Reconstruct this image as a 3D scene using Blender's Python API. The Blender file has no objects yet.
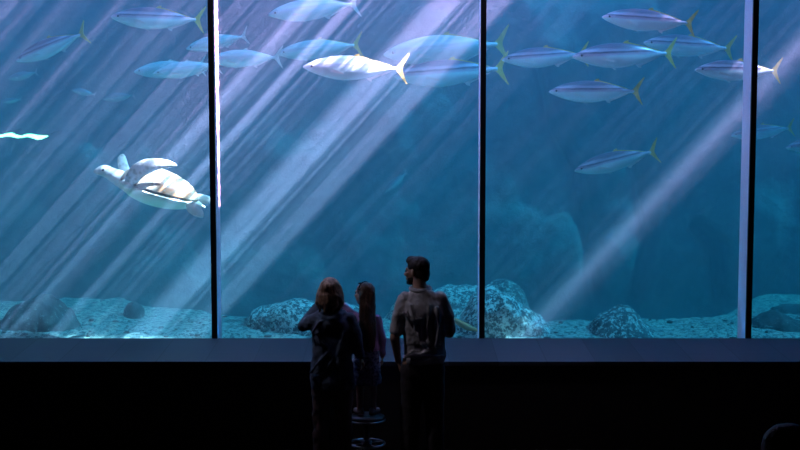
import bpy, bmesh, math, random
from mathutils import Vector, Matrix, Quaternion, noise
R = math.radians
S = bpy.context.scene
C = S.collection

# ------------------------------------------------------------------ camera, world, sun, exposure
CAM = Vector((0, 0, 3.54)); PITCH = R(6.24); FPX = 1600.0
cd = bpy.data.cameras.new('camera'); cam = bpy.data.objects.new('camera', cd); C.objects.link(cam)
cd.sensor_width = 36; cd.lens = FPX / 800 * 36; cd.clip_end = 200
cam.location = CAM; cam.rotation_euler = (R(90) - PITCH, 0, 0)
S.camera = cam

def at(px, py, Y):
    """the point of the place seen at a pixel of the photograph, at distance Y down the hall"""
    f = Vector((0, math.cos(PITCH), -math.sin(PITCH))); u = Vector((0, math.sin(PITCH), math.cos(PITCH)))
    d = f + Vector((1, 0, 0)) * ((px - 400) / FPX) + u * ((225 - py) / FPX)
    return CAM + d * (Y / d.y)

S.view_settings.view_transform = 'Standard'; S.view_settings.look = 'None'
S.view_settings.exposure = 0.0; S.view_settings.gamma = 1; S.view_settings.use_curve_mapping = False
S.cycles.use_denoising = True
S.cycles.max_bounces = 8; S.cycles.diffuse_bounces = 3; S.cycles.glossy_bounces = 3
S.cycles.volume_bounces = 2; S.cycles.transparent_max_bounces = 24
S.cycles.caustics_reflective = False; S.cycles.caustics_refractive = False
S.cycles.sample_clamp_indirect = 4

W = bpy.data.worlds.new('sky'); S.world = W; W.use_nodes = True
bg = W.node_tree.nodes['Background']; bg.inputs[0].default_value = (.05, .46, 1.28, 1); bg.inputs[1].default_value = 16

SUND = Vector((-.672, .05, -.735)).normalized()
sl = bpy.data.lights.new('sun', 'SUN'); sl.energy = 370; sl.angle = R(.3); sl.color = (1.75, .66, 1.1)
so = bpy.data.objects.new('sun', sl); C.objects.link(so); so.location = (10, 14, 14)
so.rotation_euler = SUND.to_track_quat('-Z', 'Y').to_euler()

# soft unseen fill lamp added over the ledge to light the people
al = bpy.data.lights.new('ledge_fill', 'AREA'); al.shape = 'RECTANGLE'; al.size = 5; al.size_y = .5; al.energy = 30
al.color = (.62, .62, 1.0); ao = bpy.data.objects.new('ledge_fill', al); C.objects.link(ao)
ao.location = (-.6, 14.3, 4.9); ao.rotation_euler = (R(-14), 0, 0)

pl = bpy.data.lights.new('house_spot', 'SPOT'); pl.energy = 95; pl.spot_size = R(34); pl.spot_blend = .6; pl.shadow_soft_size = .06; pl.color = (.86, .82, 1.0)
po = bpy.data.objects.new('house_spot', pl); C.objects.link(po); po.location = (-2.4, 13.0, 4.9)
po.rotation_euler = (Vector((-.05, 13.3, 1.6)) - po.location).to_track_quat('-Z', 'Y').to_euler()

# ------------------------------------------------------------------ materials
MATS = {}
class NT:
    def __init__(s, name):
        s.m = bpy.data.materials.new(name); s.m.use_nodes = True; s.t = s.m.node_tree
        s.t.nodes.clear(); s.out = s.t.nodes.new('ShaderNodeOutputMaterial'); MATS[name] = s.m
    def n(s, typ, **kw):
        nd = s.t.nodes.new('ShaderNode' + typ)
        for k, v in kw.items():
            if k.startswith('_'): nd.inputs[k[1:].replace('_', ' ')].default_value = v
            else: setattr(nd, k, v)
        return nd
    def l(s, a, b): s.t.links.new(a, b)
    def math(s, op, a, b=None, c=None, clamp=False):
        nd = s.t.nodes.new('ShaderNodeMath'); nd.operation = op; nd.use_clamp = clamp
        for i, v in enumerate((a, b, c)):
            if v is None: continue
            if isinstance(v, (int, float)): nd.inputs[i].default_value = v
            else: s.l(v, nd.inputs[i])
        return nd.outputs[0]
    def ramp(s, fac, stops, interp='LINEAR'):
        nd = s.t.nodes.new('ShaderNodeValToRGB'); cr = nd.color_ramp; cr.interpolation = interp
        while len(cr.elements) < len(stops): cr.elements.new(.5)
        for e, (p, c) in zip(cr.elements, stops):
            e.position = p; e.color = (c, c, c, 1) if isinstance(c, (int, float)) else (*c, 1)
        s.l(fac, nd.inputs[0]); return nd.outputs[0]
    def coords(s, scale=(1, 1, 1), which='Object'):
        tc = s.t.nodes.new('ShaderNodeTexCoord'); mp = s.t.nodes.new('ShaderNodeMapping')
        mp.inputs['Scale'].default_value = scale; s.l(tc.outputs[which], mp.inputs[0]); return mp.outputs[0]
    def noise(s, vec, scale, detail=4, rough=.6, dist=0):
        nd = s.n('TexNoise', _Scale=scale, _Detail=detail, _Roughness=rough, _Distortion=dist)
        s.l(vec, nd.inputs['Vector']); return nd.outputs['Fac']
    def mix(s, fac, a, b):
        nd = s.t.nodes.new('ShaderNodeMix'); nd.data_type = 'RGBA'
        for i, v in ((0, fac), (6, a), (7, b)):
            if isinstance(v, (int, float)): nd.inputs[i].default_value = v
            elif isinstance(v, tuple): nd.inputs[i].default_value = (*v, 1)
            else: s.l(v, nd.inputs[i])
        return nd.outputs[2]
    def principled(s, color, rough=.6, metal=0, bump=None, bstr=.3, bdist=.01, **kw):
        p = s.n('BsdfPrincipled', _Roughness=rough, _Metallic=metal)
        if isinstance(color, tuple): p.inputs['Base Color'].default_value = (*color, 1)
        else: s.l(color, p.inputs['Base Color'])
        for k, v in kw.items(): p.inputs[k.replace('_', ' ')].default_value = v
        if bump is not None:
            b = s.n('Bump', _Strength=bstr, _Distance=bdist); s.l(bump, b.inputs['Height']); s.l(b.outputs[0], p.inputs['Normal'])
        s.l(p.outputs[0], s.out.inputs['Surface']); return p

def plain(name, a, b=None, scale=8, rough=.6, metal=0, bstr=.2, bdist=.01, stretch=(1, 1, 1), **kw):
    t = NT(name); v = t.coords(stretch); n = t.noise(v, scale)
    t.principled(t.ramp(n, [(.3, a), (.7, b or tuple(min(1, x * 1.25) for x in a))]), rough, metal, n, bstr, bdist, **kw); return t.m

# water: scattering and absorbing volume
t = NT('water'); sc = t.n('VolumeScatter', _Density=.09, _Anisotropy=.0); sc.inputs['Color'].default_value = (.62, .80, 1, 1)
ab = t.n('VolumeAbsorption', _Density=.55); ab.inputs['Color'].default_value = (.36, .88, .84, 1)
ad = t.n('AddShader'); t.l(sc.outputs[0], ad.inputs[0]); t.l(ab.outputs[0], ad.inputs[1]); t.l(ad.outputs[0], t.out.inputs['Volume'])

# water-line gobo added to shape sunbeams; ripple caustics are painted as a transparency mask
t = NT('surface_gobo'); v = t.coords((1, .22, 1)); v2 = t.coords((1, .16, 1))
n1 = t.noise(v, 2.3, 2, .5, .3); n2 = t.noise(v2, 11, 2, .5)
sx = t.n('SeparateXYZ'); t.l(t.coords(), sx.inputs[0])
xw = t.math('ADD', sx.outputs[0], t.math('MULTIPLY', t.math('SUBTRACT', n2, .5), .5))
fx = t.math('DIVIDE', t.math('ADD', xw, 6), 14)
P = lambda x: (x + 6) / 14
env = t.ramp(fx, [(0, .2), (P(-3.5), .3), (P(-1.6), .5), (P(-.2), .7), (P(1.0), 1), (P(2.0), 1), (P(2.5), .08), (P(5.1), .06), (P(5.3), .10), (P(5.6), .08), (P(5.8), .01), (1, .01)])
n3 = t.noise(v2, 24, 2, .5); st = t.ramp(n1, [(.43, .14), (.60, 1)]); st2 = t.math('MULTIPLY', t.ramp(n2, [(.46, .16), (.58, 1)]), t.ramp(n3, [(.42, .5), (.58, 1.0)]))
yenv = t.ramp(t.math('DIVIDE', t.math('SUBTRACT', sx.outputs[1], 15), 5), [(0, 1), (.16, 1), (.24, .02), (1, .012)])
mk = t.math('MULTIPLY', t.math('MULTIPLY', st, st2), env)
band = t.ramp(t.math('DIVIDE', t.math('ADD', t.math('ADD', sx.outputs[0], t.math('MULTIPLY', t.math('SUBTRACT', n2, .5), .25)), 6), 14), [(P(5.2), 0), (P(5.36), .22), (P(5.385), .6), (P(5.41), .22), (P(5.6), 0)])
mk = t.math('MULTIPLY', t.math('ADD', mk, band), yenv)
cc = t.n('CombineColor'); [t.l(t.math('ADD', mk, (.002, .0155, .0215)[i], clamp=True), cc.inputs[i]) for i in range(3)]
tr = t.n('BsdfTransparent'); t.l(cc.outputs[0], tr.inputs[0]); t.l(tr.outputs[0], t.out.inputs['Surface'])

t = NT('acrylic'); tr = t.n('BsdfTransparent'); tr.inputs[0].default_value = (.97, .98, 1, 1)
gl = t.n('BsdfGlossy', _Roughness=.02); mx = t.n('MixShader', _Fac=.02)
t.l(tr.outputs[0], mx.inputs[1]); t.l(gl.outputs[0], mx.inputs[2]); t.l(mx.outputs[0], t.out.inputs['Surface'])

t = NT('sand'); v = t.coords(); a = t.noise(v, 4, 5); b = t.noise(v, 20, 4, .8)
c = t.mix(t.ramp(b, [(.42, 0), (.52, 1)]), (.08, .11, .11), t.ramp(a, [(.35, (.30, .33, .30)), (.65, (.50, .52, .46))]))
t.principled(c, .95, 0, b, .8, .03)

t = NT('tank_rock_wall'); v = t.coords(); a = t.noise(v, .7, 6, .65, .4); b = t.noise(v, 5, 6, .7)
c = t.mix(t.ramp(a, [(.35, 0), (.65, 1)]), (.02, .04, .06), (.26, .36, .36)); c = t.mix(t.ramp(b, [(.55, 0), (.8, .5)]), c, (.42, .52, .46))
t.principled(c, .9, 0, b, .7, .08)

def rockmat(name, lo, hi, pale, amt):
    t = NT(name); v = t.coords(); a = t.noise(v, 3, 6, .65, .5); b = t.noise(v, 18, 6, .8, .3)
    c = t.mix(t.ramp(a, [(.35, 0), (.65, 1)]), lo, hi); c = t.mix(t.ramp(b, [(.58 - amt, 0), (.62 - amt, .9)]), c, pale)
    t.principled(c, .9, 0, b, .9, .04)
rockmat('rock_dark', (.05, .05, .055), (.15, .15, .15), (.32, .36, .34), 0)
rockmat('rock_pale', (.05, .07, .08), (.16, .20, .20), (.80, .88, .82), .09)
rockmat('rock_mid', (.04, .05, .06), (.14, .17, .17), (.65, .72, .68), .06)

t = NT('ledge_tile'); sx = t.n('SeparateXYZ'); t.l(t.coords(), sx.inputs[0]); n = t.noise(t.coords(), 3, 5)
fl = t.math('FLOOR', t.math('DIVIDE', sx.outputs[0], .4325)); wn = t.n('TexWhiteNoise', noise_dimensions='1D'); t.l(fl, wn.inputs['W'])
fr = t.math('FRACT', t.math('DIVIDE', sx.outputs[0], .4325)); gap = t.math('LESS_THAN', fr, .014)
base = t.mix(wn.outputs[0], (.035, .036, .052), (.07, .07, .095))
t.principled(t.mix(gap, base, (.01, .01, .012)), .5, 0, n, .15, .01)

plain('black_panel', (.012, .008, .010), (.02, .013, .015), 3, .6)
plain('room_dark', (.02, .018, .02), (.03, .026, .03), 2, .8)
plain('carpet_dark', (.02, .017, .02), (.035, .03, .035), 60, .95, bstr=.4)
plain('frame_black', (.006, .006, .008), (.01, .01, .012), 20, .45)
plain('joint_white', (.86, .86, .95), (.95, .95, 1), 20, .5, bstr=.02)
plain('skin', (.42, .24, .17), (.50, .29, .21), 30, .55, bstr=.05)
plain('man_hair', (.008, .004, .004), (.02, .01, .009), 60, .7, bstr=.6, stretch=(1, 1, .15))
plain('girl_hair', (.03, .015, .010), (.10, .052, .034), 60, .4, bstr=.7, stretch=(1, 1, .05))
plain('woman_hair', (.05, .022, .014), (.50, .29, .18), 34, .6, bstr=.7, stretch=(1, 1, .2))
plain('grey_hair', (.10, .03, .03), (.22, .07, .07), 60, .6, bstr=.5)
plain('khaki_shirt', (.44, .40, .40), (.52, .48, .48), 12, .85, bstr=.15)
plain('dark_trousers', (.035, .026, .03), (.05, .038, .042), 12, .9)
plain('brown_trousers', (.16, .10, .09), (.20, .13, .115), 12, .9)
plain('denim_navy', (.05, .075, .12), (.10, .13, .19), 14, .8, bstr=.2)
plain('lavender_knit', (.42, .26, .50), (.52, .34, .60), 60, .85)
t = NT('patterned_skirt'); b = t.noise(t.coords(), 45, 3); t.principled(t.ramp(b, [(.42, (.05, .06, .12)), (.56, (.30, .30, .42))]), .85)
plain('shoe_tan', (.30, .22, .19), (.42, .33, .3), 20, .5)
plain('shoe_dark', (.03, .025, .025), (.05, .04, .04), 20, .4)
plain('chrome', (.35, .35, .37), (.45, .45, .45), 20, .3, 1, bstr=.02)
plain('seat_vinyl', (.02, .02, .022), (.03, .03, .03), 20, .35)
plain('lens_black', (.01, .01, .012), (.02, .02, .02), 20, .05)
plain('phone_body', (.5, .52, .55), (.6, .6, .62), 20, .3)
plain('maroon_sweater', (.12, .03, .05), (.16, .05, .07), 30, .9)

# fish skin: colours follow the fish's own back, flank and belly
def fishmat(name, back, flank, belly, stripe):
    t = NT(name); sx = t.n('SeparateXYZ'); t.l(t.coords(), sx.inputs[0]); n = t.noise(t.coords((3, 3, 14)), 6, 4)
    z = t.math('ADD', sx.outputs[2], t.math('MULTIPLY', t.math('SUBTRACT', n, .5), .03)); f = t.math('MULTIPLY', t.math('ADD', z, .12), 4.1)
    c = t.ramp(f, [(.15, belly), (.45, belly), (.56, flank), (.62, stripe), (.68, flank), (.8, back), (1, back)])
    t.principled(c, .32, .15, n, .1, .004)
fishmat('fish_skin', (.20, .14, .19), (.66, .50, .62), (.90, 1, 1), (.14, .09, .14))
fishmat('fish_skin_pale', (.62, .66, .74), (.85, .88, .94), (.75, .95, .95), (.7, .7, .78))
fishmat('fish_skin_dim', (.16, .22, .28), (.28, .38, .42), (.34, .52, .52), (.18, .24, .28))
plain('fin_yellow', (1, .60, .10), (1, .74, .25), 10, .5, bstr=.05)
plain('fin_grey', (.38, .40, .42), (.5, .5, .5), 10, .5, bstr=.05)
plain('fin_pale', (.80, .82, .80), (.9, .9, .85), 10, .5, bstr=.05)
plain('eye_dark', (.01, .012, .02), (.02, .02, .03), 10, .1)
plain('brown_kelp', (.28, .15, .05), (.36, .2, .08), 10, .6)

# turtle
t = NT('carapace'); v = t.coords(); vo = t.n('TexVoronoi', feature='DISTANCE_TO_EDGE', _Scale=4.2); t.l(v, vo.inputs['Vector']); n = t.noise(v, 5, 5)
c = t.mix(t.ramp(n, [(.48, 0), (.62, 1)]), (.40, .36, .25), (.34, .13, .035)); c = t.mix(t.ramp(vo.outputs['Distance'], [(.0, 1), (.05, 0)]), c, (.26, .20, .11))
t.principled(c, .5, 0, vo.outputs['Distance'], .3, .02)
plain('turtle_skin', (.60, .60, .50), (.78, .77, .68), 9, .55, bstr=.3)
plain('plastron', (.80, .84, .60), (.92, .92, .72), 5, .5)
t = NT('turtle_scales'); v = t.coords(); vo = t.n('TexVoronoi', _Scale=22); t.l(v, vo.inputs['Vector'])
t.principled(t.ramp(vo.outputs['Distance'], [(.2, (.62, .60, .50)), (.55, (.92, .91, .82))]), .55)
t = NT('streak_glow'); e = t.n('Emission', _Strength=9); e.inputs[0].default_value = (.45, 1, .72, 1); t.l(e.outputs[0], t.out.inputs['Surface'])  # emission stands in for the green streak of reflected light

# ------------------------------------------------------------------ helpers
def link(name, me, mat=None, parent=None, loc=None):
    o = bpy.data.objects.new(name, me); C.objects.link(o)
    if mat: me.materials.append(MATS[mat])
    if parent: o.parent = parent
    if loc is not None: o.location = loc
    return o
def bm_obj(name, bm, mat, parent=None, smooth=True, loc=None):
    bmesh.ops.recalc_face_normals(bm, faces=bm.faces)
    me = bpy.data.meshes.new(name); bm.to_mesh(me); bm.free()
    if smooth:
        for p in me.polygons: p.use_smooth = True
    return link(name, me, mat, parent, loc)
def tag(o, label, cat, group=None, kind=None):
    o['label'] = label
    if cat: o['category'] = cat
    if group: o['group'] = group
    if kind: o['kind'] = kind
    return o
def thing(name, label, cat, loc=(0, 0, 0), group=None):
    o = bpy.data.objects.new(name, None); C.objects.link(o); o.location = loc; o.empty_display_size = .1
    return tag(o, label, cat, group)
def struct(o, label=None):
    o['kind'] = 'structure'
    if label: o['label'] = label
    return o
def box(bm, a, b):
    vs = [bm.verts.new((x, y, z)) for x in (a[0], b[0]) for y in (a[1], b[1]) for z in (a[2], b[2])]
    for f in ((0, 1, 3, 2), (4, 6, 7, 5), (0, 4, 5, 1), (2, 3, 7, 6), (0, 2, 6, 4), (1, 5, 7, 3)): bm.faces.new([vs[i] for i in f])
def boxobj(name, a, b, mat, parent=None, bev=0):
    bm = bmesh.new(); box(bm, a, b); o = bm_obj(name, bm, mat, parent, False)
    if bev: m = o.modifiers.new('bevel', 'BEVEL'); m.width = bev; m.segments = 2
    return o
def loft(bm, rings, caps=True):
    """rings: lists of points of equal length"""
    vr = [[bm.verts.new(p) for p in r] for r in rings]; n = len(vr[0])
    for a, b in zip(vr, vr[1:]):
        for i in range(n): bm.faces.new((a[i], a[(i + 1) % n], b[(i + 1) % n], b[i]))
    if caps: bm.faces.new(vr[0][::-1]); bm.faces.new(vr[-1])
def frame(d):
    d = d.normalized(); up = Vector((0, 0, 1)) if abs(d.z) < .95 else Vector((0, 1, 0))
    x = d.cross(up).normalized(); return x, x.cross(d).normalized()
def capsule(bm, p0, p1, r0, r1, n=14, fx=1, fy=1, ref=None):
    p0 = Vector(p0); p1 = Vector(p1); d = p1 - p0; L = d.length
    if L < 1e-6: d = Vector((0, 0, 1)); L = 1e-6
    dn = d.normalized()
    if ref is not None: x = Vector(ref); x = (x - dn * x.dot(dn)).normalized(); y = dn.cross(x)
    else: x, y = frame(d)
    st = []
    for k in range(1, 6): a = math.pi / 2 * (1 - k / 5); st.append((-math.sin(a) * r0, math.cos(a) * r0))
    for k in range(1, 5): st.append((L * k / 5, r0 + (r1 - r0) * k / 5))
    for k in range(0, 5): a = math.pi / 2 * k / 5; st.append((L + math.sin(a) * r1, math.cos(a) * r1))
    loft(bm, [[p0 + dn * s + x * (math.cos(2 * math.pi * i / n) * r * fx) + y * (math.sin(2 * math.pi * i / n) * r * fy) for i in range(n)] for s, r in st])
def chain(bm, pts, rs, **k):
    for i in range(len(pts) - 1): capsule(bm, pts[i], pts[i + 1], rs[i], rs[i + 1], **k)
def ell(bm, c, r, rot=None, n=16):
    m = Matrix.Translation(c) @ (rot.to_4x4() if rot else Matrix.Identity(4)) @ Matrix.Diagonal((*r, 1))
    bmesh.ops.create_uvsphere(bm, u_segments=n, v_segments=n - 4, radius=1, matrix=m)
def ovals(bm, rows, n=24, p=2.0):
    """stack of horizontal ovals: (z, cx, cy, rx, ry)"""
    def c(a, r): v = math.cos(a); return math.copysign(abs(v) ** (2 / p), v) * r
    def s_(a, r): v = math.sin(a); return math.copysign(abs(v) ** (2 / p), v) * r
    loft(bm, [[Vector((cx + c(2 * math.pi * i / n, rx), cy + s_(2 * math.pi * i / n, ry), z)) for i in range(n)] for z, cx, cy, rx, ry in rows])
TEX = {}
def tex(scale):
    if scale not in TEX:
        x = bpy.data.textures.new('folds', 'CLOUDS'); x.noise_scale = scale; x.noise_depth = 2; TEX[scale] = x
    return TEX[scale]
def blob(name, bm, mat, parent, voxel=.01, smooth=6, fold=0, fscale=.12, fine=0):
    """fuse overlapping closed shapes into one continuous skin"""
    o = bm_obj(name, bm, mat, parent)
    m = o.modifiers.new('fuse', 'REMESH'); m.mode = 'VOXEL'; m.voxel_size = voxel; m.use_smooth_shade = True
    m = o.modifiers.new('smooth', 'SMOOTH'); m.factor = .5; m.iterations = smooth
    if fold: m = o.modifiers.new('folds', 'DISPLACE'); m.texture = tex(fscale); m.strength = fold; m.mid_level = .5
    if fine: m = o.modifiers.new('fine', 'DISPLACE'); m.texture = tex(.035); m.strength = fine; m.mid_level = .5
    return o
def tube(bm, pts, r, n=10, closed=False):
    pts = [Vector(p) for p in pts]; rings = []
    N = len(pts)
    for i, p in enumerate(pts):
        d = (pts[(i + 1) % N] - pts[i - 1]) if closed else (pts[min(i + 1, N - 1)] - pts[max(i - 1, 0)])
        x, y = frame(d); rr = r[i] if isinstance(r, (list, tuple)) else r
        rings.append([p + x * math.cos(2 * math.pi * k / n) * rr + y * math.sin(2 * math.pi * k / n) * rr for k in range(n)])
    if closed: rings.append(rings[0])
    loft(bm, rings, not closed)
    if closed: bmesh.ops.remove_doubles(bm, verts=bm.verts, dist=1e-5)
def copy_tree(o, parent=None):
    c = o.copy(); C.objects.link(c); c.parent = parent
    for ch in o.children: copy_tree(ch, c)
    return c

# ------------------------------------------------------------------ the setting
XL, XR = -4.33, 5.9          # room side walls
YG, YB = 15.10, 15.48        # front and back face of the thick acrylic
ZL = .80                     # ledge top
TX0, TX1, TY1, TZ = -7.5, 10.0, 20.9, 5.2
struct(boxobj('floor', (XL, 3, -.2), (XR, 14.3, 0), 'carpet_dark'), 'dark floor in front of the tank')
for k, (y0, z) in enumerate(((7.2, .48), (5.95, .96), (4.95, 1.44), (3.6, 1.92))):
    struct(boxobj('trim_%d' % (k + 1), (XL, (5.95, 4.95, 3.6, -3)[k], 0 if k else 0), (XR, y0, z), 'carpet_dark'), 'carpeted seating step')
struct(boxobj('ceiling', (XL, -3, 5.3), (XR, 15.1, 5.5), 'room_dark'))
struct(boxobj('wall_left', (XL - .2, -3, -.2), (XL, 15.1, 5.5), 'room_dark'))
struct(boxobj('wall_right', (XR, -3, -.2), (XR + .2, 15.1, 5.5), 'room_dark'))
struct(boxobj('wall_back', (XL - .2, -3.2, -.2), (XR + .2, -3, 5.5), 'room_dark'))
struct(boxobj('wall_front', (XL, 13.98, 0), (XR, 14.1, ZL - .04), 'black_panel'), 'black panelled wall under the ledge')
struct(boxobj('trim_5', (XL, 13.94, ZL - .04), (XR, YG, ZL), 'ledge_tile', bev=.004), 'dark slate tiled ledge along the foot of the tank window')
struct(boxobj('trim_6', (XL, YG, ZL - .9), (XR, YB, ZL - .10), 'frame_black'), 'black sill the window panes stand on')
struct(boxobj('wall_upper', (XL, YG - .05, 4.75), (XR, YG, 5.5), 'room_dark'))
# window: panes and upright joints
mull = [-1.772, .783, 3.33]
ex = [XL] + mull + [XR]
for k in range(4):
    struct(boxobj('window_%d' % (k + 1), (ex[k] + .03, YG + .015, ZL - .10), (ex[k + 1] - .03, YB - .01, 4.75), 'acrylic'),
           ('leftmost', 'second from left', 'third from left, widest view', 'rightmost')[k] + ' clear pane of the tank window')
for k, x in enumerate(mull):
    f = struct(boxobj('window_frame', (x - .026, YG - .02, ZL), (x + .026, YG + .02, 4.78), 'frame_black'), 'black upright between tank window panes')
    boxobj('window_joint', (x - .024, YG + .021, ZL - .1), (x + .024, YB, 4.78), 'joint_white', f)['label'] = 'pale lit joint behind the upright'
# tank shell
def grid(name, nx, ny, fn, mat):
    bm = bmesh.new(); vs = [[bm.verts.new(fn(i / nx, j / ny)) for i in range(nx + 1)] for j in range(ny + 1)]
    for j in range(ny):
        for i in range(nx): bm.faces.new((vs[j][i], vs[j][i + 1], vs[j + 1][i + 1], vs[j + 1][i]))
    return bm_obj(name, bm, mat)
cracks = [[at(543, 60, 20), at(560, 130, 20), at(582, 170, 20), at(590, 230, 20), at(604, 300, 20)],
          [at(700, 230, 20), at(722, 250, 20), at(728, 300, 20)], [at(640, 150, 20), at(655, 240, 20), at(640, 300, 20)]]
def crack(x, z):
    best = 9
    for c in cracks:
        for a, b in zip(c, c[1:]):
            ax, az, bx, bz = a.x, a.z, b.x, b.z; L = (bx - ax) ** 2 + (bz - az) ** 2
            u = max(0, min(1, ((x - ax) * (bx - ax) + (z - az) * (bz - az)) / L))
            best = min(best, math.hypot(x - ax - u * (bx - ax), z - az - u * (bz - az)))
    return best
def wallfn(u, v):
    x = TX0 + (TX1 - TX0) * u; z = -1.2 + 6.6 * v; p = Vector((x * .45, 3.1, z * .45))
    y = 20.1 - .45 * noise.fractal(p, 1, 2, 5) - .35 * noise.noise(Vector((x * .25, 9, z * .25)))
    y += .7 * math.exp(-(crack(x, z) / .10) ** 2)
    return Vector((x, y, z))
struct(grid('wall_tank_back', 300, 120, wallfn, 'tank_rock_wall'), 'blue-grey rock wall at the back of the tank')
struct(boxobj('wall_tank_left', (TX0 - .1, YG, -1.2), (TX0, 21.2, 5.4), 'tank_rock_wall'))
struct(boxobj('wall_tank_right', (TX1, YG, -1.2), (TX1 + .1, 21.2, 5.4), 'tank_rock_wall'))
struct(boxobj('wall_tank_front_left', (TX0 - .1, YG - .1, -1.3), (XL - .2, YB, 5.4), 'tank_rock_wall'))
struct(boxobj('wall_tank_front_right', (XR + .2, YG - .1, -1.3), (TX1 + .1, YB, 5.4), 'tank_rock_wall'))
def crest(px): 
    pts = [(-200, 300), (0, 300), (60, 297), (120, 299), (170, 305), (215, 313), (260, 316), (460, 318), (560, 320), (620, 321), (690, 318), (730, 312), (760, 296), (800, 292), (1000, 290)]
    for (a, ya), (b, yb) in zip(pts, pts[1:]):
        if px <= b: return ya + (yb - ya) * (px - a) / (b - a)
    return 290
def sandfn(u, v):
    x = TX0 + (TX1 - TX0) * u; y = YB + (20.8 - YB) * v
    px = 400 + FPX * x / y; z0 = .60
    g = at(px, crest(px), 10) - CAM; yc = 10 * (CAM.z - z0) / -g.z
    z = z0 + .05 * noise.fractal(Vector((x * 1.3, y * 1.6, 0)), 1, 2, 4) + .02 * noise.noise(Vector((x * 6, y * 6, 2)))
    z -= .16 * max(0, 16.6 - y)
    d = max(0, y - yc + .15); z -= min(1.4, d * d * 1.5)
    return Vector((x, y, z))
sand = struct(grid('floor_sand', 260, 110, sandfn, 'sand'), 'pale speckled sand on the tank floor')

# ------------------------------------------------------------------ rocks in the tank
def rock(name, label, outline, Y, depth, mat, seed, cat='rock', zb=.5, rough=.10, group=None):
    """outline: (pixel x, pixel y) of the silhouette from left to right; a rounded body of the given depth"""
    pts = [at(px, py, Y) for px, py in outline]; cx = sum(p.x for p in pts) / len(pts)
    bm = bmesh.new(); nx, nd = 70, 36; x0, x1 = pts[0].x, pts[-1].x
    def top(x):
        for a, b in zip(pts, pts[1:]):
            if x <= b.x + 1e-6: u = (x - a.x) / max(1e-6, b.x - a.x); u = max(0, min(1, u)); return a.z + (b.z - a.z) * (u * u * (3 - 2 * u) * .5 + u * .5)
        return pts[-1].z
    rings = []
    for i in range(nx + 1):
        x = x0 + (x1 - x0) * i / nx; h = max(.02, top(x) - zb); e = math.sqrt(max(.02, 1 - (2 * i / nx - 1) ** 2)); r = []
        for k in range(nd):
            a = 2 * math.pi * k / nd; yy = math.cos(a) * depth / 2 * (.35 + .65 * e); zz = math.sin(a)
            z = zb + (h * abs(zz) ** .8 if zz > 0 else -.08 * abs(zz))
            p = Vector((x - cx, yy, z - zb)); q = p * 2.3 + Vector((seed, seed * 2, 0))
            nn = noise.fractal(q, 1, 2, 5) * rough + abs(noise.noise(q * 2.7)) * rough * .6
            r.append(p + Vector((0, math.cos(a) * nn, max(0, zz) * nn * .6)))
        rings.append(r)
    loft(bm, rings); o = bm_obj(name, bm, mat, loc=(cx, Y, zb)); return tag(o, label, cat, group)
rock('rock', 'dark peaked rock on the sand at the far left of the tank', [(-12, 330), (0, 322), (12, 312), (24, 303), (38, 294), (46, 293), (56, 300), (66, 312), (74, 322), (82, 332)], 16.95, .8, 'rock_dark', 1.3)
rock('rock', 'broad flat-topped pale rock behind the woman and girl', [(242, 334), (245, 320), (254, 307), (266, 303), (290, 302), (320, 303), (345, 304), (362, 312), (374, 325), (380, 336)], 16.95, .8, 'rock_pale', 5.1)
rock('rock', 'large pale speckled boulder behind the man, its left half', [(380, 336), (384, 322), (394, 308), (410, 297), (426, 291), (445, 288), (470, 289), (492, 292), (500, 300), (508, 320), (512, 336)], 17.6, .8, 'rock_pale', 8.2)
rock('rock', 'rounded pale boulder just right of the middle window upright', [(455, 336), (462, 315), (474, 296), (490, 290), (508, 294), (526, 303), (540, 316), (548, 327), (552, 336)], 16.75, .75, 'rock_pale', 3.7)
rock('rock', 'small rounded rock top peeking up behind the pale boulders', [(480, 310), (486, 292), (494, 285), (505, 282), (516, 285), (524, 293), (530, 310)], 18.5, .6, 'rock_mid', 9.9)
rock('rock', 'cone-shaped grey rock with pale crusts in the third pane', [(584, 336), (588, 328), (597, 318), (608, 313), (616, 308), (622, 306), (630, 308), (638, 316), (648, 325), (656, 334), (662, 336)], 16.75, .75, 'rock_mid', 6.6)
rock('rock', 'low dark slab half buried in sand beside the right window upright', [(680, 324), (690, 321), (705, 326), (722, 327), (730, 330)], 17.2, .5, 'rock_dark', 2.2, rough=.03)
rock('rock', 'low dark mound on the sand in the rightmost pane', [(748, 326), (756, 318), (766, 313), (776, 311), (788, 315), (800, 322), (815, 328)], 17.0, .8, 'rock_dark', 4.4, rough=.04)
rock('rock', 'thin dark ledge of rock behind the mound in the rightmost pane', [(772, 308), (785, 305), (800, 304), (830, 308)], 18.0, .5, 'rock_dark', 7.4, rough=.03)
rock('rock', 'small dark rock lying on the sand in the leftmost pane', [(124, 309), (128, 304), (134, 302), (140, 305), (144, 309)], 17.6, .25, 'rock_dark', 12.4, rough=.03)
random.seed(4); bm = bmesh.new()
for k in range(420):
    px = random.uniform(-20, 820); yy = random.uniform(15.7, 17.6); x = (px - 400) / FPX * yy
    sz = random.choice((.008, .012, .012, .02, .03)); p = sandfn((x - TX0) / (TX1 - TX0), (yy - YB) / (20.8 - YB))
    bmesh.ops.create_icosphere(bm, subdivisions=1, radius=sz, matrix=Matrix.Translation(p + Vector((0, 0, sz * .3))) @ Matrix.Diagonal((random.uniform(.8, 1.7), 1, .6, 1)))
tag(bm_obj('rubble', bm, 'rock_dark'), 'scattered dark pebbles and shell grit on the tank sand', 'pebbles', kind='stuff')
bm = bmesh.new(); pts = [at(444, 318, 16.36), at(456, 321, 16.32), at(467, 327, 16.28), at(479, 331, 16.28)]
tube(bm, pts, [.012, .03, .035, .012], 10)
tag(bm_obj('brown_kelp_stalk', bm, 'brown_kelp'), 'thick yellow-brown stalk curving low in front of the boulder beside the man', 'seaweed')

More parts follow.
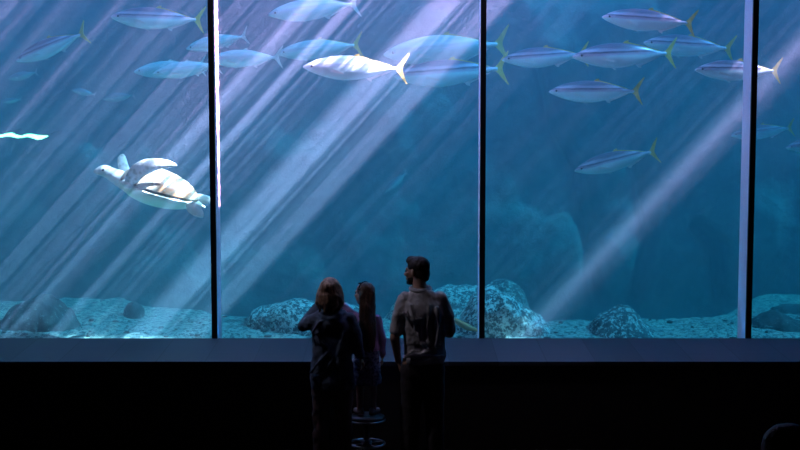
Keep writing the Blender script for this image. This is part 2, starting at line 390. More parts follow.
# glowing strip added for a green streak of reflected light; its mount is invented
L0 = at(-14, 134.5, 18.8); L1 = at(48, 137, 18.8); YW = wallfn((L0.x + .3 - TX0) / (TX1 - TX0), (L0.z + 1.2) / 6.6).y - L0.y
t_ = thing('glow_streak', 'added pale green glowing strip, standing in for a light streak at the far left edge of the tank', 'light streak', L0)
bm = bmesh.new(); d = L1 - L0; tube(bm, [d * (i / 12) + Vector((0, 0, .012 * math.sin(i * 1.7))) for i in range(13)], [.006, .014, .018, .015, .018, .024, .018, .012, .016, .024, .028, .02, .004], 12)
bm_obj('tube', bm, 'streak_glow', t_)
bm = bmesh.new(); tube(bm, [Vector((0, .04, 0)), d + Vector((0, .04, 0))], .02, 10); bm_obj('added_holder', bm, 'frame_black', t_)
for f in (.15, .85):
    bm = bmesh.new(); q = d * f; tube(bm, [q + Vector((0, .05, 0)), q + Vector((0, YW - .3, 0))], .02, 8); bm_obj('added_bracket', bm, 'frame_black', t_)

# ------------------------------------------------------------------ fish
PROF = [(0, .002, -.002, .002), (.015, .016, -.014, .012), (.05, .034, -.030, .026), (.10, .055, -.050, .040), (.17, .077, -.073, .054), (.26, .096, -.094, .064), (.36, .106, -.107, .068),
        (.46, .105, -.107, .064), (.56, .092, -.094, .055), (.66, .070, -.070, .041), (.75, .043, -.044, .028), (.82, .022, -.023, .018), (.87, .014, -.014, .013), (.905, .017, -.017, .006)]
def bendf(k): return lambda x: k * math.sin((x + .1) * 2.6) * max(0, x + .35)
def fin(bm, pts, y0, w, bf):
    a = [bm.verts.new((x, y0 + w + bf(x), z)) for x, z in pts]; b = [bm.verts.new((x, y0 - w + bf(x), z)) for x, z in pts]
    bm.faces.new(a); bm.faces.new(b[::-1]); n = len(pts)
    for i in range(n): bm.faces.new((a[i], b[i], b[(i + 1) % n], a[(i + 1) % n]))
def make_fish(kind, skin, finm, bend, tall=1.0):
    bf = bendf(bend); root = bpy.data.objects.new(kind, None); C.objects.link(root); root.empty_display_size = .1
    bm = bmesh.new(); n = 20; rings = []
    for t_, a, b, w in PROF:
        x = t_ - .5; c = (a + b) / 2 * tall; h = (a - b) / 2 * tall
        rings.append([Vector((x, bf(x) + math.cos(2 * math.pi * i / n) * w, c + math.sin(2 * math.pi * i / n) * h)) for i in range(n)])
    loft(bm, rings); o = bm_obj('body', bm, skin, root); m = o.modifiers.new('sub', 'SUBSURF'); m.levels = m.render_levels = 1
    bm = bmesh.new(); fin(bm, [(.375, .013), (.41, .046), (.445, .092), (.50, .150), (.503, .138), (.470, .072), (.446, .026), (.440, 0), (.446, -.030), (.462, -.078), (.490, -.146), (.476, -.138), (.438, -.092), (.405, -.045), (.375, -.013)], 0, .0035, bf)
    bm_obj('tail_fin', bm, finm, root, False)
    bm = bmesh.new(); fin(bm, [(-.04, .098), (.0, .13), (.035, .136), (.03, .118), (.09, .102), (.2, .072), (.33, .03), (.33, .018), (.1, .08), (-.02, .09)], 0, .003, bf); bm_obj('dorsal_fin', bm, finm, root, False)
    bm = bmesh.new(); fin(bm, [(.09, -.085), (.12, -.118), (.15, -.128), (.15, -.105), (.2, -.085), (.33, -.03), (.33, -.016), (.15, -.065)], 0, .003, bf); bm_obj('anal_fin', bm, 'fin_pale', root, False)
    for s in (-1, 1):
        bm = bmesh.new(); loft(bm, [[Vector((-.24 + u * .12, s * (.056 + u * .035) + bf(-.24), -.02 - u * .035 + dz * (1 - u * .6) + .0)) + Vector((0, q * .002, 0)) for q, dz in ((1, .016), (1, -.016), (-1, -.016), (-1, .016))] for u in (0, .4, .8, 1)])
        bm_obj('pectoral_fin', bm, 'fin_pale', root, False)
        bm = bmesh.new(); loft(bm, [[Vector((-.16 + u * .07, s * (.02 + u * .01), -.095 - u * .045 + (1 - u) * e)) + Vector((0, q * .002, 0)) for q, e in ((1, .02), (1, 0), (-1, 0), (-1, .02))] for u in (0, .5, .95)])
        bm_obj('pelvic_fin', bm, 'fin_pale', root, False)
        bm = bmesh.new(); ell(bm, Vector((-.418, s * .034 + bf(-.418), .012)), (.011, .006, .011), n=10); bm_obj('eye', bm, 'eye_dark', o)
    return root
PR = {'a': make_fish('yellowtail_fish', 'fish_skin', 'fin_yellow', .05, 1.12), 'b': make_fish('yellowtail_fish', 'fish_skin', 'fin_yellow', -.06, 1.12),
      'p': make_fish('yellowtail_fish', 'fish_skin_pale', 'fin_yellow', .04, 1.12), 'd': make_fish('grey_fish', 'fish_skin_dim', 'fin_grey', .05, 1.3), 'e': make_fish('yellowtail_fish', 'fish_skin_pale', 'fin_pale', -.05, 1.12)}
# (kind, nose px, tail px, distance, turn in degrees, label)
FISH = [
 ('a', (111, 17), (205, 20), 16.9, 4, 'silver yellow-tailed fish at the top of the leftmost pane'),
 ('a', (14, 61), (88, 32), 17.2, -12, 'yellow-tailed fish diving down to the left, nearest the left picture edge'),
 ('e', (134, 72), (206, 66), 18.3, 5, 'faint silvery fish partly behind another, its head leftmost of that pair'),
 ('e', (153, 74), (222, 64), 17.2, 3, 'silver fish in the light shafts whose tail crosses behind the left upright'),
 ('e', (186, 49), (249, 35), 18.0, 3, 'pale blue fish mostly hidden behind the left window upright'),
 ('e', (207, 60), (284, 57), 17.3, -4, 'pale fish just right of the left upright, low in the top row'),
 ('d', (72, 90), (96, 95), 19.0, 10, 'tiny dim round fish far back in the leftmost pane'),
 ('d', (102, 99), (136, 95), 18.8, -6, 'small dim fish far back, right of the tiny round one'),
 ('d', (2, 102), (22, 99), 19.2, 0, 'tiny dim fish at the left picture edge below the shafts'),
 ('d', (8, 79), (38, 72), 19.0, 0, 'dim far fish below the diving yellow-tailed fish'),
 ('e', (268, 15), (361, 3), 17.1, 4, 'pale fish cut by the top edge in the second pane'),
 ('p', (277, 54), (363, 44), 17.6, -3, 'pale fish above the brightest white fish in the second pane'),
 ('p', (303, 67), (409, 69), 15.95, 4, 'brightest white fish, sunlit, in the middle of the second pane'),
 ('p', (383, 55), (510, 43), 17.8, -3, 'large pale fish swimming behind and above another at the middle upright'),
 ('a', (394, 77), (510, 68), 17.1, 3, 'large blue-silver fish in front, its tail crossing the middle upright'),
 ('a', (502, 60), (589, 54), 16.8, -4, 'blue-silver fish right of the middle upright, its tail behind the next fish'),
 ('a', (572, 57), (679, 53), 16.4, 5, 'large violet-silver fish in the centre of the third pane top row'),
 ('b', (602, 17), (696, 24), 16.2, -4, 'violet-backed fish highest in the third pane'),
 ('b', (643, 43), (735, 49), 16.9, 3, 'fish half hidden behind the violet-silver one in the third pane'),
 ('a', (694, 70), (784, 71), 16.2, 4, 'dark-backed silver fish crossing behind the right window upright'),
 ('b', (549, 92), (643, 91), 16.6, -5, 'lone silver-blue fish below the top row in the third pane'),
 ('b', (574, 171), (659, 150), 16.9, 4, 'lowest yellow-tailed fish in the third pane, tilted nose down'),
 ('b', (731, 136), (794, 127), 18.0, -3, 'smaller dim fish behind the right upright below the others'),
 ('b', (785, 148), (855, 140), 17.3, 3, 'fish cut by the right picture edge, lower one'),
 ('d', (796, 74), (850, 70), 17.8, 3, 'fish of which only the nose shows at the right picture edge, upper one'),
 ('d', (384, 192), (408, 172), 19.0, 10, 'tiny dim fish slanting upward in the open water above the man and girl'),
]
used = set()
for kd, a, b, Y, turn, lab in FISH:
    src = PR[kd]
    if kd in used: o = copy_tree(src)
    else: o = src; used.add(kd)
    p0 = at(a[0], a[1], Y); p1 = at(b[0], b[1], Y); d = p1 - p0; L = d.length / math.cos(R(turn))
    xa = d.normalized(); q = Vector((0, 0, 1)).rotation_difference(Vector((0, 0, 1)))
    o.rotation_euler = (0, -math.atan2(d.z, d.x), R(turn)); o.scale = (L,) * 3
    o.location = (p0 + p1) / 2; tag(o, lab, 'fish', 'fish swimming in the tank')

# ------------------------------------------------------------------ turtle (own frame: head toward -x, back up)
tl = thing('sea_turtle', 'pale cream sea turtle swimming with raised front flipper beside the left upright', 'turtle', at(155, 190, 16.16))
tl.rotation_euler = (R(4), R(17), R(6)); tl.scale = (.955,) * 3
def shell(zs, zk):
    bm = bmesh.new(); n = 40; m = 16; rings = []
    for j in range(m + 1):
        a = (j / m) * math.pi / 2; r = math.cos(a); h = math.sin(a); rg = []
        for i in range(n):
            th = 2 * math.pi * i / n; cx = math.cos(th); sy = math.sin(th)
            wx = .40 * cx if cx < 0 else .47 * cx; wy = .27 * sy * (1 - .28 * max(0, cx) ** 2 - .0)
            ridge = 1 + .10 * (math.cos(th * 2) ** 8) * h if zs > 0 else 1
            rg.append(Vector((wx * max(r, .02), wy * max(r, .02), zk * (h ** 1.1) * ridge + (.02 if zs > 0 else 0))))
        rings.append(rg)
    loft(bm, rings); return bm
bm_obj('carapace', shell(1, .20), 'carapace', tl); bm_obj('plastron', shell(-1, -.17), 'plastron', tl)
bm = bmesh.new(); capsule(bm, (-.30, 0, .0), (-.47, 0, .03), .105, .075); ell(bm, Vector((-.54, 0, .045)), (.105, .066, .066)); ell(bm, Vector((-.615, 0, .025)), (.05, .045, .042)); capsule(bm, (-.64, 0, .03), (-.668, 0, .002), .024, .012)
capsule(bm, (-.1, .12, 0), (-.3, .17, .01), .1, .06, fy=.7); capsule(bm, (-.1, -.12, 0), (-.3, -.17, .01), .1, .06, fy=.7); capsule(bm, (.2, 0, 0), (.50, 0, -.02), .12, .03)
hb = blob('head_and_body', bm, 'turtle_skin', tl, .012, 5)
for s in (-1, 1):
    bm = bmesh.new(); ell(bm, Vector((-.575, s * .056, .06)), (.017, .009, .014), n=10); bm_obj('eye', bm, 'eye_dark', hb)
def flipper(pts, ws, name='front_flipper', mat='turtle_scales', th=.022, up=(0, 1, 0)):
    bm = bmesh.new(); rings = []; pts = [Vector(p) for p in pts]
    for i, (p, w) in enumerate(zip(pts, ws)):
        d = (pts[min(i + 1, len(pts) - 1)] - pts[max(i - 1, 0)]).normalized(); nrm = Vector(up); nrm = (nrm - d * nrm.dot(d)).normalized(); sd = d.cross(nrm)
        rings.append([p + sd * math.cos(2 * math.pi * k / 16) * w + nrm * math.sin(2 * math.pi * k / 16) * th * (w / max(ws) * .6 + .4) for k in range(16)])
    loft(bm, rings); o = bm_obj(name, bm, mat, tl); m = o.modifiers.new('sub', 'SUBSURF'); m.levels = m.render_levels = 2; return o
# near front flipper: out of the shoulder, up, then sweeping back over the shell
flipper([(-.26, -.17, -.02), (-.26, -.23, .08), (-.22, -.26, .20), (-.12, -.27, .285), (.0, -.27, .335), (.10, -.26, .355), (.16, -.25, .355)], [.055, .08, .09, .078, .052, .03, .008])
flipper([(-.30, .16, .0), (-.38, .22, .08), (-.43, .26, .16), (-.44, .27, .20), (-.44, .27, .235)], [.05, .06, .055, .045, .012])
flipper([(.36, -.12, -.02), (.44, -.17, -.05), (.52, -.2, -.07), (.57, -.21, -.10)], [.05, .07, .055, .015], 'hind_flipper', 'turtle_skin')
flipper([(.38, .12, 0), (.48, .16, .02), (.58, .18, .03), (.65, .19, .03)], [.045, .06, .045, .012], 'hind_flipper', 'turtle_skin')
bm = bmesh.new(); capsule(bm, (.45, 0, -.01), (.55, 0, -.03), .03, .012); bm_obj('tail', bm, 'turtle_skin', tl)

# ------------------------------------------------------------------ people. Own frame: facing +y (the tank), x to the right, feet at z = 0
def hand(bm, w, dirn, palm, thumb, s=1.0, curl=.5, spread=.18):
    """wrist point, direction of the fingers, palm normal, thumb side (+1/-1 along dirn x palm)"""
    w = Vector(w); d = Vector(dirn).normalized(); n = Vector(palm); n = (n - d * n.dot(d)).normalized(); sd = d.cross(n) * thumb
    capsule(bm, w, w + d * .075 * s, .030 * s, .036 * s, fx=1, fy=.42, ref=sd)
    for k, (off, ln) in enumerate(((.030, .070), (.010, .080), (-.010, .074), (-.029, .058))):
        b = w + d * .078 * s + sd * off * s; q = d
        dd = (d + sd * off * spread * 8).normalized(); pts = [b - d * .03 * s, b]
        for j, f in enumerate((.42, .32, .26)):
            a = curl * (j + 1) * .8; v = dd * math.cos(a) + n * math.sin(a); pts.append(pts[-1] + v * ln * f * s)
        chain(bm, pts, [.010 * s, .0095 * s, .009 * s, .008 * s, .007 * s], n=8)
    b = w + d * .02 * s + sd * .026 * s; v1 = (d * .65 + sd * .75 + n * .25).normalized(); v2 = (d * .9 + sd * .25 + n * .35).normalized()
    chain(bm, [b, b + v1 * .038 * s, b + (v1 * .038 + v2 * .03) * s, b + (v1 * .038 + v2 * .055) * s], [.013 * s, .011 * s, .0095 * s, .008 * s], n=8)
def head(bm, c, yaw, pitch=0, s=1.0):
    """skull, jaw, nose, lips, ears; faces +y turned by yaw (positive = to the left)"""
    rot = Matrix.Rotation(yaw, 3, 'Z') @ Matrix.Rotation(pitch, 3, 'X'); P = lambda x, y, z: c + rot @ (Vector((x, y, z)) * s)
    def e(p, r): ell(bm, P(*p), tuple(v * s for v in r), rot, 14)
    e((0, -.012, .02), (.075, .094, .088)); e((0, .04, -.035), (.056, .062, .072)); e((0, .052, -.088), (.034, .032, .026))
    e((0, .078, .022), (.05, .022, .014))
    capsule(bm, P(0, .090, .01), P(0, .112, -.028), .009 * s, .014 * s, n=8); e((0, .092, -.060), (.024, .014, .008)); e((0, .090, -.072), (.021, .013, .007))
    for q in (-1, 1): e((q * .077, -.002, -.01), (.009, .020, .032)); e((q * .04, .068, -.02), (.022, .02, .02))
    return P, rot
def eyes(parent, P, s, mat='eye_dark'):
    for q in (-1, 1):
        bm = bmesh.new(); ell(bm, P(q * .030, .0865, .004), (.011 * s, .009 * s, .007 * s), n=10); bm_obj('eye', bm, mat, parent)
def shoe(parent, x, y, z, ang, s, mat):
    bm = bmesh.new(); d = Vector((math.sin(ang), math.cos(ang), 0)); p = Vector((x, y, z + .042 * s))
    capsule(bm, p - d * .05 * s, p + d * .13 * s, .042 * s, .038 * s, fy=1, fx=1); capsule(bm, p - d * .04 * s + Vector((0, 0, .02)), p + Vector((0, 0, .05 * s)), .04 * s, .042 * s)
    o = blob('shoe', bm, mat, parent, .008, 4); return o

# --- man
def build_man(base):
    r = thing('person', 'man in short-sleeved grey shirt, head turned left, standing at right of the three', 'person', base)
    bm = bmesh.new(); hc = Vector((-.05, .03, 1.69)); P, rt = head(bm, hc, R(62), R(-2))
    capsule(bm, (-.01, -.01, 1.45), (-.03, .005, 1.62), .062, .056)
    ovals(bm, [(.95, .01, 0, .15, .10), (1.1, .01, 0, .145, .095), (1.3, 0, 0, .165, .11), (1.44, 0, -.01, .14, .09), (1.51, -.01, -.01, .08, .06)])
    for s in (-1, 1):
        chain(bm, [(s * .09, 0, .92), (s * .105, .02, .50), (s * .11, -.01, .09)], [.085, .058, .042]); capsule(bm, (s * .11, -.01, .07), (s * .125, .12, .035), .035, .03)
    # left arm hangs with the hand tucked at the hip, right forearm reaches forward
    el = Vector((-.235, -.04, 1.14)); wl = Vector((-.205, .05, .92))
    chain(bm, [(-.155, -.01, 1.46), el, wl], [.055, .043, .028]); hand(bm, wl, (.25, .2, -1), (1, .1, 0), 1, 1.0, .5)
    er = Vector((.225, .0, 1.17)); wr = Vector((.12, .25, 1.14)); chain(bm, [(.155, -.01, 1.46), er, wr], [.055, .043, .028]); hand(bm, wr, (-.8, .5, .1), (0, -.5, -1), 1, 1.0, .4)
    eyes(blob('body', bm, 'skin', r, .0075, 3), P, 1)
    bm = bmesh.new()
    def e(p, rr): ell(bm, P(*p), rr, rt, 16)
    e((0, -.022, .045), (.083, .10, .086)); e((0, -.055, -.01), (.074, .062, .072)); e((0, .03, .088), (.06, .06, .035)); e((0, .05, .10), (.045, .038, .028)); e((0, -.07, -.055), (.05, .04, .03))
    blob('hair', bm, 'man_hair', r, .008, 3, .012, .05, .006)
    bm = bmesh.new(); e((0, .052, -.085), (.042, .042, .03)); e((.035, .03, -.06), (.022, .045, .032)); e((-.035, .03, -.06), (.022, .045, .032)); e((0, .072, -.095), (.028, .03, .022)); blob('beard', bm, 'man_hair', r, .007, 2)
    # shirt: yoke, loose back, boxy hem
    bm = bmesh.new()
    ovals(bm, [(.92, .015, 0, .172, .135), (.97, .02, 0, .178, .14), (1.05, .015, 0, .175, .13), (1.18, .01, -.005, .172, .13), (1.34, 0, -.01, .178, .135), (1.43, 0, -.012, .172, .12), (1.485, -.005, -.012, .145, .095), (1.525, -.01, -.01, .10, .08), (1.55, -.015, -.008, .072, .07)], p=2.3)
    chain(bm, [(-.145, -.01, 1.455), (-.195, -.02, 1.33), (-.222, -.03, 1.21)], [.07, .07, .066]); chain(bm, [(.14, -.01, 1.455), (.192, 0, 1.33), (.215, .01, 1.20)], [.07, .07, .062])
    # long draped folds running down the back
    for x0, z0, x1, z1, x2, z2, rr in ((-.10, 1.42, -.06, 1.22, .04, 1.06, .016), (-.16, 1.36, -.09, 1.30, -.01, 1.31, .014), (.05, 1.42, .04, 1.24, .05, 1.10, .016), (.12, 1.40, .13, 1.2, .10, 1.05, .015), (-.13, 1.0, .0, 1.02, .15, 1.10, .016), (-.1, .95, .02, .96, .17, 1.0, .014), (-.02, 1.3, -.02, 1.2, .0, 1.12, .012)):
        chain(bm, [(x0, -.128, z0), (x1, -.138, z1), (x2, -.138, z2)], [rr * 1.25] * 3, n=8)
    blob('shirt', bm, 'khaki_shirt', r, .009, 4, .035, .11)
    bm = bmesh.new(); tube(bm, [Vector((-.02 + math.cos(a) * .078, -.002 + math.sin(a) * .07, 1.55 + .012 * math.sin(a))) for a in [2 * math.pi * i / 24 for i in range(24)]], .02, 8, True); bm_obj('collar', bm, 'khaki_shirt', r)
    bm = bmesh.new(); ovals(bm, [(.80, .01, 0, .165, .11), (.95, .01, 0, .165, .115), (1.02, .01, 0, .15, .105)])
    for s in (-1, 1): chain(bm, [(s * .085, 0, .86), (s * .1, .015, .50), (s * .11, -.01, .09)], [.105, .085, .075])
    blob('trousers', bm, 'dark_trousers', r, .012, 5, .02, .12)
    for s in (-1, 1): shoe(r, s * .115, 0, 0, s * .15, 1.05, 'shoe_dark')
    return r
def build_woman(base):
    r = thing('person', 'woman in dark blue jacket with wavy brown hair, left elbow raised, leftmost of the three', 'person', base)
    bm = bmesh.new(); hc = Vector((-.005, .03, 1.51)); P, rt = head(bm, hc, R(-20), R(-4), .96)
    capsule(bm, (0, -.01, 1.28), (0, .01, 1.44), .052, .046)
    ovals(bm, [(.85, 0, 0, .15, .10), (1.0, 0, 0, .125, .085), (1.18, 0, 0, .14, .095), (1.28, 0, 0, .14, .08), (1.33, 0, 0, .08, .05)])
    for s in (-1, 1):
        chain(bm, [(s * .085, 0, .84), (s * .095, .02, .46), (s * .10, -.01, .08)], [.085, .055, .038]); capsule(bm, (s * .1, -.01, .06), (s * .11, .11, .032), .032, .027)
    el = Vector((-.235, .06, 1.225)); wl = Vector((-.10, .20, 1.40)); chain(bm, [(-.15, 0, 1.29), el, wl], [.045, .036, .024]); hand(bm, wl, (.5, .1, .75), (.4, -.6, -.2), 1, .92, .5)
    er = Vector((.20, -.02, 1.06)); wr = Vector((.235, .03, .97)); chain(bm, [(.15, 0, 1.28), er, wr], [.045, .036, .025]); hand(bm, wr, (.35, .1, -.9), (-1, 0, -.3), -1, .92, .5)
    eyes(blob('body', bm, 'skin', r, .0075, 3), P, .96)
    bm = bmesh.new()
    def e(p, rr): ell(bm, P(*p), rr, rt, 16)
    e((0, -.03, .04), (.092, .105, .088)); e((0, -.06, -.04), (.095, .075, .09)); e((-.055, -.02, -.06), (.045, .07, .09)); e((.06, -.02, -.05), (.042, .07, .09)); e((-.02, .02, .10), (.06, .06, .03))
    for k in range(13):
        a = -math.pi * (.02 + .96 * k / 12); x = math.cos(a) * .088; y = math.sin(a) * .088 - .015; j = math.sin(k * 2.3)
        chain(bm, [P(x * .8, y * .8, .06), P(x * 1.12, y * 1.1, -.02), P(x * 1.2 + j * .01, y * 1.1, -.09), P(x * 1.0 - j * .012, y * 1.05, -.145 - .02 * j)], [.028, .03, .026, .01], n=8)
    blob('hair', bm, 'woman_hair', r, .0075, 2, .012, .05, .008)
    bm = bmesh.new()
    ovals(bm, [(.70, .005, 0, .19, .135), (.78, 0, 0, .188, .135), (.95, 0, 0, .168, .12), (1.08, 0, 0, .168, .12), (1.2, 0, 0, .178, .12), (1.28, 0, -.005, .165, .105), (1.33, 0, -.008, .115, .085), (1.37, 0, -.005, .075, .07)], p=2.2)
    chain(bm, [(-.145, 0, 1.275), (-.20, .035, 1.24), (-.24, .06, 1.225)], [.066, .06, .054]); chain(bm, [(-.238, .06, 1.228), (-.175, .13, 1.31), (-.115, .19, 1.385)], [.052, .046, .038])
    chain(bm, [(.15, 0, 1.275), (.20, -.02, 1.15), (.215, -.02, 1.05), (.235, .02, .985)], [.066, .06, .054, .045])
    for a, b, c in (((-.12, 1.18), (-.02, 1.05), (.05, .9)), ((-.17, .86), (-.12, .93), (-.03, 1.03)), ((.1, 1.2), (.06, 1.0), (.08, .8)), ((-.1, 1.28), (-.16, 1.2), (-.13, 1.08)), ((-.15, .80), (-.06, .86), (.02, .98))):
        chain(bm, [(a[0], -.11, a[1]), (b[0], -.122, b[1]), (c[0], -.122, c[1])], [.014] * 3, n=8)
    # slumped hood / collar
    chain(bm, [(-.10, .02, 1.335), (-.06, -.07, 1.325), (.0, -.09, 1.315), (.06, -.07, 1.325), (.10, .02, 1.335)], [.03, .034, .036, .034, .03])
    blob('jacket', bm, 'denim_navy', r, .009, 4, .035, .10)
    bm = bmesh.new(); ovals(bm, [(.70, 0, 0, .165, .115), (.85, 0, 0, .165, .115), (.92, 0, 0, .14, .1)])
    for s in (-1, 1): chain(bm, [(s * .085, 0, .78), (s * .095, .02, .46), (s * .105, -.01, .08)], [.098, .072, .06])
    blob('trousers', bm, 'brown_trousers', r, .011, 4, .03, .08)
    for s in (-1, 1): shoe(r, s * .105, 0, 0, s * .12, .92, 'shoe_dark')
    return r
def build_girl(base):
    r = thing('person', 'small girl with long straight dark hair standing on the stool, pointing left', 'person', base)
    s0 = .84; bm = bmesh.new(); hc = Vector((-.02, .015, 1.045)); P, rt = head(bm, hc, R(48), R(2), s0)
    capsule(bm, (0, 0, .86), (-.01, .005, .97), .036, .034)
    ovals(bm, [(.52, 0, 0, .095, .07), (.62, 0, 0, .085, .062), (.75, 0, 0, .095, .065), (.83, 0, 0, .095, .055), (.87, 0, 0, .05, .04)])
    for s in (-1, 1):
        chain(bm, [(s * .05, 0, .52), (s * .055, .01, .28), (s * .058, -.005, .06)], [.055, .037, .026]); capsule(bm, (s * .058, -.005, .045), (s * .062, .08, .022), .022, .02)
    el = Vector((-.15, .0, .895)); wl = Vector((-.235, .03, .985)); chain(bm, [(-.095, .0, .835), el, wl], [.032, .026, .018])
    hand(bm, wl, (-.85, .3, .5), (.3, .2, -1), 1, .62, .25)
    wr = Vector((.135, .03, .50)); chain(bm, [(.095, 0, .83), (.135, -.01, .665), wr], [.032, .026, .018]); hand(bm, wr, (0, .1, -1), (-1, 0, 0), -1, .62, .4)
    eyes(blob('body', bm, 'skin', r, .006, 2), P, s0)
    bm = bmesh.new()
    def e(p, rr): ell(bm, P(*p), tuple(v * s0 for v in rr), rt, 16)
    e((0, -.026, .036), (.09, .102, .092)); e((0, -.06, -.03), (.082, .066, .09))
    for k in range(9):
        x = -.036 + .09 * k / 8; yb = -.075 - .018 * math.sin(math.pi * k / 8)
        chain(bm, [(x * .9, -.055, 1.06), (x * 1.0, yb, .92), (x * 1.05 + .005, yb - .01, .76), (x * .95 + .006, yb - .006, .63), (x * .8 + .008, yb + .006, .585 + .02 * math.sin(k * 2.1))], [.03, .028, .026, .022, .01], n=8)
    blob('hair', bm, 'girl_hair', r, .0065, 3, .012, .05, .005)
    # sunglasses pushed up on the hair
    g = thing('sunglasses', 'dark sunglasses pushed up on top of the small girl\'s hair', 'sunglasses', base)
    off = Vector((0, 0, .0))
    bm = bmesh.new(); pts = [P(math.cos(a) * .09, -.012 + .012 * math.sin(a), .05 + math.sin(a) * .078) for a in [math.pi * i / 16 for i in range(17)]]; tube(bm, pts, .0045, 8); bm_obj('frame', bm, 'lens_black', g)
    for q in (-1, 1):
        bm = bmesh.new(); ell(bm, P(q * .035, .022, .112), (.026, .017, .008), rt, 12); bm_obj('lens', bm, 'lens_black', g)
    bm = bmesh.new()
    ovals(bm, [(.56, 0, 0, .108, .082), (.64, 0, 0, .104, .078), (.75, 0, 0, .112, .08), (.82, 0, 0, .108, .07), (.86, 0, 0, .07, .055), (.885, 0, 0, .045, .042)])
    chain(bm, [(-.085, 0, .845), (-.15, .0, .897), (-.228, .028, .975)], [.044, .037, .028]); chain(bm, [(.09, 0, .83), (.135, -.01, .665), (.136, .025, .525)], [.044, .036, .028])
    blob('top', bm, 'lavender_knit', r, .008, 4, .014, .06)
    bm = bmesh.new(); ovals(bm, [(.27, 0, 0, .125, .10), (.275, 0, 0, .127, .10), (.40, 0, 0, .12, .095), (.52, 0, 0, .11, .084), (.60, 0, 0, .09, .07)])
    blob('skirt', bm, 'patterned_skirt', r, .009, 3, .025, .06)
    for s in (-1, 1): shoe(r, s * .058, 0, 0, s * .5, .62, 'shoe_tan')
    return r
YP = 13.3
man_x = (423 - 400) / FPX * YP; wom_x = (331 - 400) / FPX * YP; GY = YP + .19; girl_x = (366 - 400) / FPX * GY
build_man(Vector((man_x, YP, 0))); build_woman(Vector((wom_x, YP, 0)))
SZ = .425
build_girl(Vector((girl_x, GY, SZ)))
# --- stool
sx_ = girl_x; st = thing('stool', 'low round black stool with chrome foot ring under the small girl', 'stool', (sx_, GY, 0))
def disc(name, prof, mat, n=40):
    bm = bmesh.new(); loft(bm, [[Vector((math.cos(2 * math.pi * i / n) * rr, math.sin(2 * math.pi * i / n) * rr, z)) for i in range(n)] for rr, z in prof]); return bm_obj(name, bm, mat, st)
disc('seat', [(.13, SZ - .055), (.152, SZ - .045), (.158, SZ - .03), (.156, SZ - .012), (.14, SZ - .002), (.02, SZ)], 'seat_vinyl')
disc('seat_rim', [(.150, SZ - .05), (.165, SZ - .048), (.165, SZ - .036), (.156, SZ - .034)], 'chrome')
disc('post', [(.026, .02), (.026, SZ - .05)], 'chrome')
disc('hub', [(.03, .15), (.045, .155), (.045, .2), (.03, .205)], 'chrome')
disc('base', [(.20, 0), (.205, .012), (.16, .025), (.05, .04), (.03, .07)], 'chrome')
bm = bmesh.new(); tube(bm, [Vector((math.cos(a) * .155, math.sin(a) * .155, .175)) for a in [2 * math.pi * i / 40 for i in range(40)]], .010, 8, True); bm_obj('foot_ring', bm, 'chrome', st); ring = bpy.data.objects['foot_ring']
for k in range(4):
    a = math.pi / 2 * k + .5; bm = bmesh.new(); tube(bm, [Vector((math.cos(a) * .04, math.sin(a) * .04, .175)), Vector((math.cos(a) * .15, math.sin(a) * .15, .175))], .007, 8); bm_obj('spoke', bm, 'chrome', ring)

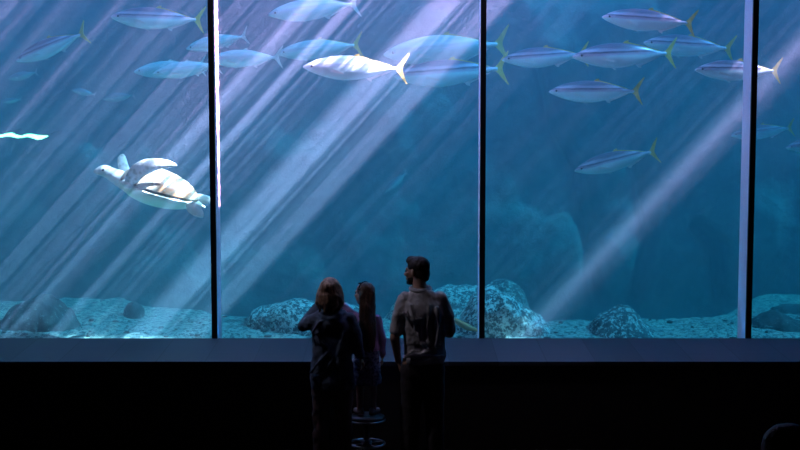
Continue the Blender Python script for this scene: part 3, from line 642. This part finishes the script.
# --- seated spectator, near the camera at the lower right corner
def build_spectator():
    b = Vector(((797 - 400) / FPX * 4.75, 4.72, 1.44)); r = thing('person', 'seated spectator, only the crown of the dark head showing in the lower right corner', 'person', b)
    bm = bmesh.new(); hc = Vector((0, .05, .85)); P, rt = head(bm, hc, R(10), R(-8))
    capsule(bm, (0, 0, .58), (0, .03, .78), .056, .05); ovals(bm, [(.02, 0, 0, .17, .12), (.2, 0, .01, .14, .10), (.44, 0, .02, .165, .11), (.60, 0, .01, .155, .09), (.67, 0, 0, .08, .06)])
    for s in (-1, 1):
        chain(bm, [(s * .1, 0, .10), (s * .12, .40, .10), (s * .12, .42, -.40)], [.085, .06, .04]); capsule(bm, (s * .12, .42, -.42), (s * .13, .54, -.445), .033, .028)
        w = Vector((s * .12, .34, .20)); chain(bm, [(s * .17, 0, .60), (s * .23, .08, .30), w], [.05, .04, .027]); hand(bm, w, (-s * .2, 1, -.35), (0, -.3, -1), s, 1, .3)
    eyes(blob('body', bm, 'skin', r, .0085, 3), P, 1)
    bm = bmesh.new(); ell(bm, P(0, -.02, .04), (.082, .10, .084), rt); ell(bm, P(0, -.05, -.01), (.076, .065, .07), rt); blob('hair', bm, 'grey_hair', r, .008, 3, .012, .05, .006)
    bm = bmesh.new(); ovals(bm, [(.06, 0, 0, .18, .13), (.2, 0, .01, .175, .13), (.45, 0, .01, .20, .135), (.60, 0, 0, .185, .11), (.665, 0, 0, .11, .085), (.70, 0, 0, .07, .07)])
    for s in (-1, 1): chain(bm, [(s * .17, 0, .60), (s * .23, .08, .31), (s * .14, .30, .205)], [.068, .055, .042])
    blob('sweater', bm, 'maroon_sweater', r, .012, 5, .03, .1)
    bm = bmesh.new(); ovals(bm, [(.01, 0, 0, .18, .13), (.12, 0, .02, .17, .13)])
    for s in (-1, 1): chain(bm, [(s * .1, .02, .105), (s * .12, .40, .10), (s * .12, .42, -.34)], [.098, .078, .06])
    blob('trousers', bm, 'dark_trousers', r, .012, 5, .02, .1)
    for s in (-1, 1): shoe(r, s * .12, .44, -.48, s * .1, 1, 'shoe_dark')
build_spectator()

# ------------------------------------------------------------------ the water and the gobo sheet above it
bm = bmesh.new(); box(bm, (TX0, YB + .005, -1.2), (TX1, 21.0, TZ - .03)); o = bm_obj('water', bm, 'water', smooth=False); struct(o, 'clear blue sunlit water of the tank')
bm = bmesh.new(); v = [bm.verts.new(p) for p in ((TX0, YG, TZ), (TX1, YG, TZ), (TX1, 21.2, TZ), (TX0, 21.2, TZ))]; bm.faces.new(v)
o = bm_obj('surface_gobo', bm, 'surface_gobo', smooth=False); struct(o, 'unseen flat sheet at the water line, masked to shape the sunbeams')
